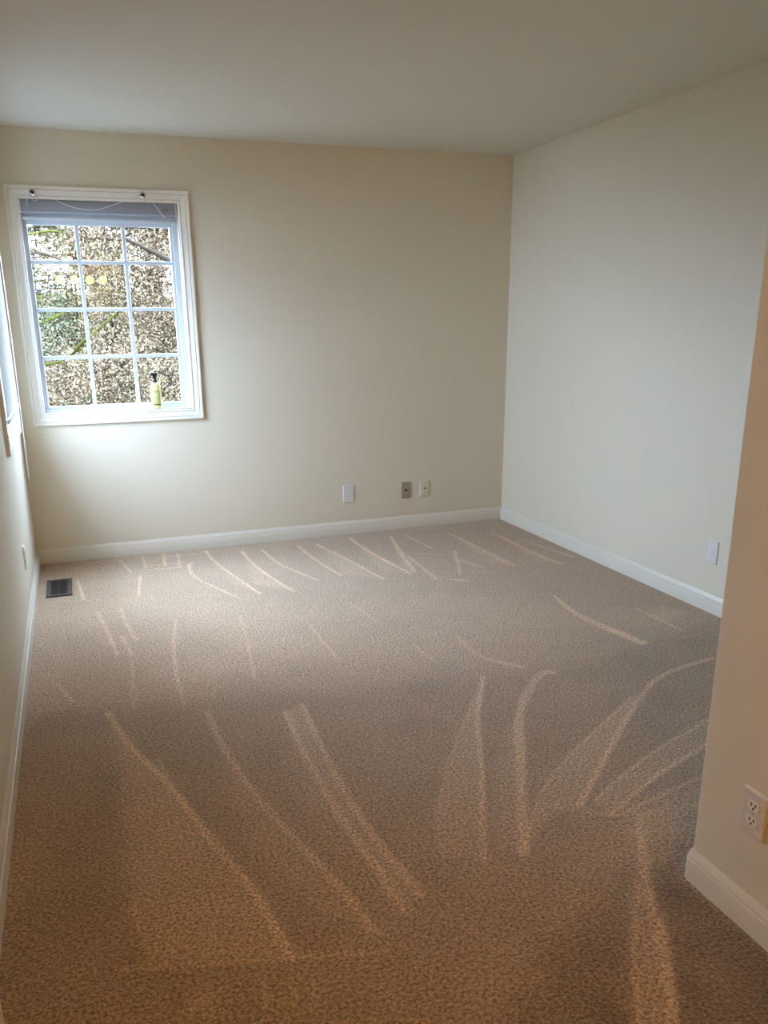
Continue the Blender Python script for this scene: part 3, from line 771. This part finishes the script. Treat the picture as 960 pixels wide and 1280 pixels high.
def strip(bm, pts, w_, z0=0.0015, z1=0.0066):
    pts = [Vector((p[0], p[1])) for p in pts]; Lf, Rt = [], []
    for i, p in enumerate(pts):
        d = (pts[min(i + 1, len(pts) - 1)] - pts[max(i - 1, 0)]).normalized(); nrm = Vector((-d.y, d.x)) * w_ / 2
        Lf.append(p + nrm); Rt.append(p - nrm)
    add_prism(bm, [(q.x, q.y) for q in Lf + Rt[::-1]], z0, z1, 'z')
for i in range(cols_):
    for j in range(rows_):
        cx, cy = -iw + cw * (i + 0.5), -il + ch * (j + 0.5)
        for sx in (-1, 1):
            for sy in (-1, 1):
                strip(bm, [(cx + sx * cw / 2 * math.sin(t * PI / 2), cy + sy * ch / 2 * (1 - math.cos(t * PI / 2))) for t in [k / 6 for k in range(7)]], 0.0060)
        disc_pts = [(cx + 0.0085 * math.cos(2 * PI * k / 12), cy + 0.0120 * math.sin(2 * PI * k / 12)) for k in range(12)]
        add_prism(bm, disc_pts, 0.0015, 0.0066, 'z')
strip(bm, [(0, -il), (0, il)], 0.006)
for j in range(1, rows_): strip(bm, [(-iw, -il + ch * j), (iw, -il + ch * j)], 0.004)
bm_obj('scroll_grille', bm, M['bronze'], vt)

# ------------------------------------------------------------------ open door leaf beside the left wall, and the light behind the camera
dr = struct(empty('door_1', (0.071, -4.0, 0)))
bm = bmesh.new(); add_box(bm, -0.0175, 0.0175, -0.76, 0.0, 0.012, 2.03, 0.0015, 1); bm_obj('door_leaf', bm, M['door'], dr)
for z in (0.95,):
    for s in (-1, 1):
        bm = bmesh.new(); add_lathe(bm, [(0, 0), (0.03, 0), (0.03, 0.004), (0.011, 0.007), (0.011, 0.03), (0.02, 0.036), (0.026, 0.045), (0.02, 0.053), (0, 0.056)], 20)
        k = bm_obj('door_knob', bm, M['steel'], dr, smooth=True, angle=40); k.location = (s * 0.0175, -0.065, z); k.rotation_euler = (0, s * PI / 2, 0)
        if s < 0: k.scale = (1, 1, 0.6)

vl = empty('vanity_light', (0.567, YF, 1.95)); tag(vl, 'four-globe warm vanity light on the wall behind, mirrored in the window glass', 'lamp')
bm = bmesh.new(); add_box(bm, -0.36, 0.36, 0.0, 0.03, -0.055, 0.055, 0.006, 2); bm_obj('back_bar', bm, M['steel'], vl)
for gx in (0.31, 0.49, 0.667, 0.824):
    bm = bmesh.new(); add_lathe(bm, [(0, 0), (0.024, 0), (0.024, 0.03), (0, 0.03)], 16)
    s = bm_obj('socket', bm, M['steel'], vl); s.location = (gx - 0.567, 0.03, 0); s.rotation_euler = (-PI / 2, 0, 0)
    bm = bmesh.new(); bmesh.ops.create_uvsphere(bm, u_segments=20, v_segments=12, radius=0.05)
    g = bm_obj('globe', bm, M['globe'], s, smooth=True); g.location = (0, 0, 0.072)

# ------------------------------------------------------------------ outdoors: slope and trees beyond the back window
def ground_z(x, y):
    return -1.6 + 0.16 * max(0, y - 3) + 0.25 * math.sin(x * 0.9 + y * 0.5) * 0.4
gv, gf = [], []
gxs = [-24 + i * 1.2 for i in range(41)]; gys = [-14 + j * 1.2 for j in range(36)]
for y in gys:
    for x in gxs: gv.append((x, y, ground_z(x, y) if y > 1 else -1.6 - 0.05 * abs(min(x, 0))))
for j in range(len(gys) - 1):
    for i in range(len(gxs) - 1):
        a = j * len(gxs) + i; gf.append((a, a + 1, a + 1 + len(gxs), a + len(gxs)))
struct(mesh_obj('hillside', gv, gf, M['ground'], smooth=True))

def leaf_cloud(name, centres, n_per, sigma, size, m, parent, rs):
    c = np.repeat(np.asarray(centres, float), n_per, axis=0)
    c = c + rs.normal(0, 1, c.shape) * np.asarray(sigma)
    n = len(c)
    d = rs.normal(0, 1, (n, 3)); d /= np.linalg.norm(d, axis=1)[:, None]
    e = rs.normal(0, 1, (n, 3)); s = np.cross(d, e); s /= np.linalg.norm(s, axis=1)[:, None]
    nrm = np.cross(d, s)
    l = size * rs.uniform(0.6, 1.3, n)[:, None]; w = l * rs.uniform(0.45, 0.75, n)[:, None]
    v = np.stack([c - d * l / 2, c + s * w / 2 + nrm * l * 0.12, c + d * l / 2, c - s * w / 2 + nrm * l * 0.12], 1).reshape(-1, 3)
    me = bpy.data.meshes.new(name)
    me.vertices.add(4 * n); me.vertices.foreach_set('co', v.astype(np.float32).ravel())
    me.loops.add(4 * n); me.loops.foreach_set('vertex_index', np.arange(4 * n, dtype=np.int32))
    me.polygons.add(n); me.polygons.foreach_set('loop_start', np.arange(0, 4 * n, 4, dtype=np.int32))
    me.update(); me.materials.append(m)
    o = bpy.data.objects.new(name, me); C.objects.link(o); o.parent = parent; o['kind'] = 'stuff'
    return o

def make_tree(name, label, x, y, height, spread, leaves, leaf_size, lm, seed, group, low=0.15, mossy=0, extra=()):
    rd = random.Random(seed); rs = np.random.default_rng(seed)
    gz = ground_z(x, y) - 0.05
    root = empty(name, (x, y, gz)); tag(root, label, 'tree', group)
    trunk = [(0, 0, 0)]
    for k in range(1, 7): trunk.append((rd.uniform(-0.06, 0.06) * height * 0.3, rd.uniform(-0.06, 0.06) * height * 0.3, height * k / 6.5))
    bm = bmesh.new(); add_tube(bm, smooth_path(trunk, 3), [0.075 * height / 5 * (1 - 0.13 * k / 3) for k in range(19)], 8); bm_obj('trunk', bm, M['bark'], root, smooth=True)
    tips = []; tw = bmesh.new()
    nb = 11
    for b_i in range(nb):
        f = low + (0.97 - low) * b_i / (nb - 1); z = height * f * 0.92
        k = min(int(f * 6), 5); t = Vector(trunk[k]).lerp(Vector(trunk[k + 1]), f * 6 - k if k < 5 else 0.5)
        a = b_i * 2.4 + rd.uniform(-0.5, 0.5); ln = spread * (1.0 - 0.45 * f) * rd.uniform(0.8, 1.15)
        d = Vector((math.cos(a), math.sin(a), rd.uniform(0.15, 0.55)))
        p0 = Vector((t.x, t.y, z)); pts = [p0]
        for q in range(1, 5):
            pts.append(p0 + d * ln * q / 4 + Vector((rd.uniform(-1, 1), rd.uniform(-1, 1), rd.uniform(-0.6, 1))) * 0.09 * ln)
        r0 = 0.03 * height / 5
        bm = bmesh.new(); add_tube(bm, smooth_path([tuple(p) for p in pts], 2), [r0 * (1 - 0.095 * q) for q in range(9)], 6)
        o = bm_obj('branch', bm, M['moss'] if b_i < mossy else M['bark'], root, smooth=True)
        if b_i < mossy: o['label'] = 'branch furred with yellow-green moss'
        for q in range(1, 5):
            for _ in range(4):
                d2 = Vector((rd.gauss(0, 1), rd.gauss(0, 1), rd.gauss(0.3, 0.7))).normalized(); l2 = ln * rd.uniform(0.2, 0.5)
                e = [pts[q], pts[q] + d2 * l2 * 0.5 + Vector((rd.gauss(0, 1), rd.gauss(0, 1), rd.gauss(0, 1))) * 0.05, pts[q] + d2 * l2]
                add_tube(tw, e, [0.010, 0.006, 0.003], 3, cap=False)
                tips += [e[1], e[2]]
                for _ in range(2):
                    d3 = (d2 + Vector((rd.gauss(0, 1), rd.gauss(0, 1), rd.gauss(0, 1))) * 0.8).normalized()
                    add_tube(tw, [e[1], e[1] + d3 * l2 * 0.5], [0.004, 0.002], 3, cap=False); tips.append(e[1] + d3 * l2 * 0.4)
    for path, r_, lump in extra:                                    # long limbs reaching across the view, lumpy with moss
        P = smooth_path([tuple(Vector(p) - Vector((x, y, gz))) for p in path], 6)
        bm = bmesh.new(); add_tube(bm, P, [r_ * (1.15 - 0.6 * q / len(P)) * (1 + lump * rd.uniform(-0.6, 0.8)) for q in range(len(P))], 7)
        o = bm_obj('branch', bm, M['moss'] if lump else M['bark'], root, smooth=True)
        if lump: o['label'] = 'branch furred with yellow-green moss'
    o = bm_obj('twigs', tw, M['bark'], root); o['kind'] = 'stuff'
    if leaves:
        leaf_cloud('foliage', [tuple(t) for t in tips], max(1, int(leaves * 1.35) // len(tips)), (0.16, 0.16, 0.15), leaf_size * 0.82, lm, root, rs)
    return root

GT = 'trees on the slope beyond the back window'
make_tree('mossy_tree', 'mossy green-branched tree nearest the glass, at the left of the window view', -0.35, 4.6, 4.6, 1.25, 3800, 0.055, M['green_leaf'], 5, GT, 0.3, 7, extra=(
    ([(-0.35, 4.55, 1.15), (-0.082, 4.0, 1.365), (0.028, 4.0, 1.41), (0.14, 4.0, 1.455), (0.236, 4.0, 1.493), (0.365, 4.0, 1.554)], 0.018, 1),
    ([(-0.38, 4.5, 1.85), (-0.011, 4.0, 2.053), (0.113, 4.0, 2.099), (0.215, 4.0, 2.085), (0.329, 4.0, 2.042), (0.459, 4.0, 1.983)], 0.017, 0),
    ([(-0.36, 4.7, 1.0), (0.2, 4.6, 1.02), (0.505, 4.0, 1.269), (0.583, 4.0, 1.331), (0.678, 4.0, 1.409), (0.746, 4.0, 1.456), (0.834, 4.0, 1.534)], 0.012, 1),
    ([(-0.38, 4.5, 2.1), (0.013, 4.0, 2.244), (0.134, 4.0, 2.276), (0.255, 4.0, 2.3), (0.389, 4.0, 2.296)], 0.012, 1),
    ([(-0.36, 4.5, 1.2), (0.02, 4.0, 1.587), (0.089, 4.0, 1.663), (0.112, 4.0, 1.724)], 0.013, 1)))
make_tree('dry_leaf_tree', 'beige dry-leaved tree filling the right panes of the back window', 2.35, 6.8, 7.6, 2.3, 32000, 0.042, M['dry_leaf'], 8, GT, 0.1)
make_tree('dry_leaf_tree', 'beige dry-leaved tree behind the middle panes of the back window', 0.75, 8.6, 7.5, 2.1, 30000, 0.046, M['mix_leaf'], 11, GT, 0.1)
make_tree('dry_leaf_tree', 'pale dry-leaved tree far up the slope behind the right panes', 2.9, 11.0, 8.5, 2.5, 26000, 0.052, M['dry_leaf'], 13, GT, 0.1)
make_tree('dry_leaf_tree', 'broad dry-leaved tree at the top of the slope behind the upper middle panes', 1.3, 13.0, 8.0, 2.6, 30000, 0.065, M['mix_leaf'], 31, GT, 0.1)
make_tree('dry_leaf_tree', 'dense dry-leaved tree high on the slope behind the upper right panes', 3.3, 13.8, 7.0, 2.2, 26000, 0.065, M['dry_leaf'], 37, GT, 0.1)
make_tree('leafy_shrub', 'tall dry-leaved shrub beside the right frame of the back window', 2.2, 9.2, 4.4, 1.3, 14000, 0.05, M['dry_leaf'], 51, GT, 0.1)
make_tree('bare_tree', 'thinly leaved twiggy tree against the sky in upper left panes', -0.6, 11.5, 6.0, 2.3, 4500, 0.06, M['mix_leaf'], 17, GT, 0.2)
for k, (x, y, h) in enumerate(((2.4, 15.0, 13.0), (5.8, 16.5, 13.0))):  # evergreens added and sized to block sky light through the back window
    make_tree('sky_blocking_evergreen', 'tall dark evergreen added at the back of the slope to block sky light, %s' % ('behind the middle panes', 'behind the right panes')[k], x, y, h, 3.0, 13000, 0.2, M['needles'], 41 + k, GT, 0.05)
make_tree('leafy_shrub', 'low shrub of pale dry leaves filling the lowest panes', 0.55, 5.6, 2.3, 1.15, 14000, 0.042, M['dry_leaf'], 21, GT, 0.1)
make_tree('leafy_shrub', 'low mixed green and dry shrub behind the spray bottle', 1.35, 5.0, 2.2, 1.0, 9000, 0.04, M['mix_leaf'], 23, GT, 0.1)
make_tree('leafy_shrub', 'pale green shrub midway up the slope behind the middle panes', 0.5, 10.2, 3.0, 1.6, 9000, 0.06, M['green_leaf'], 27, GT, 0.1)
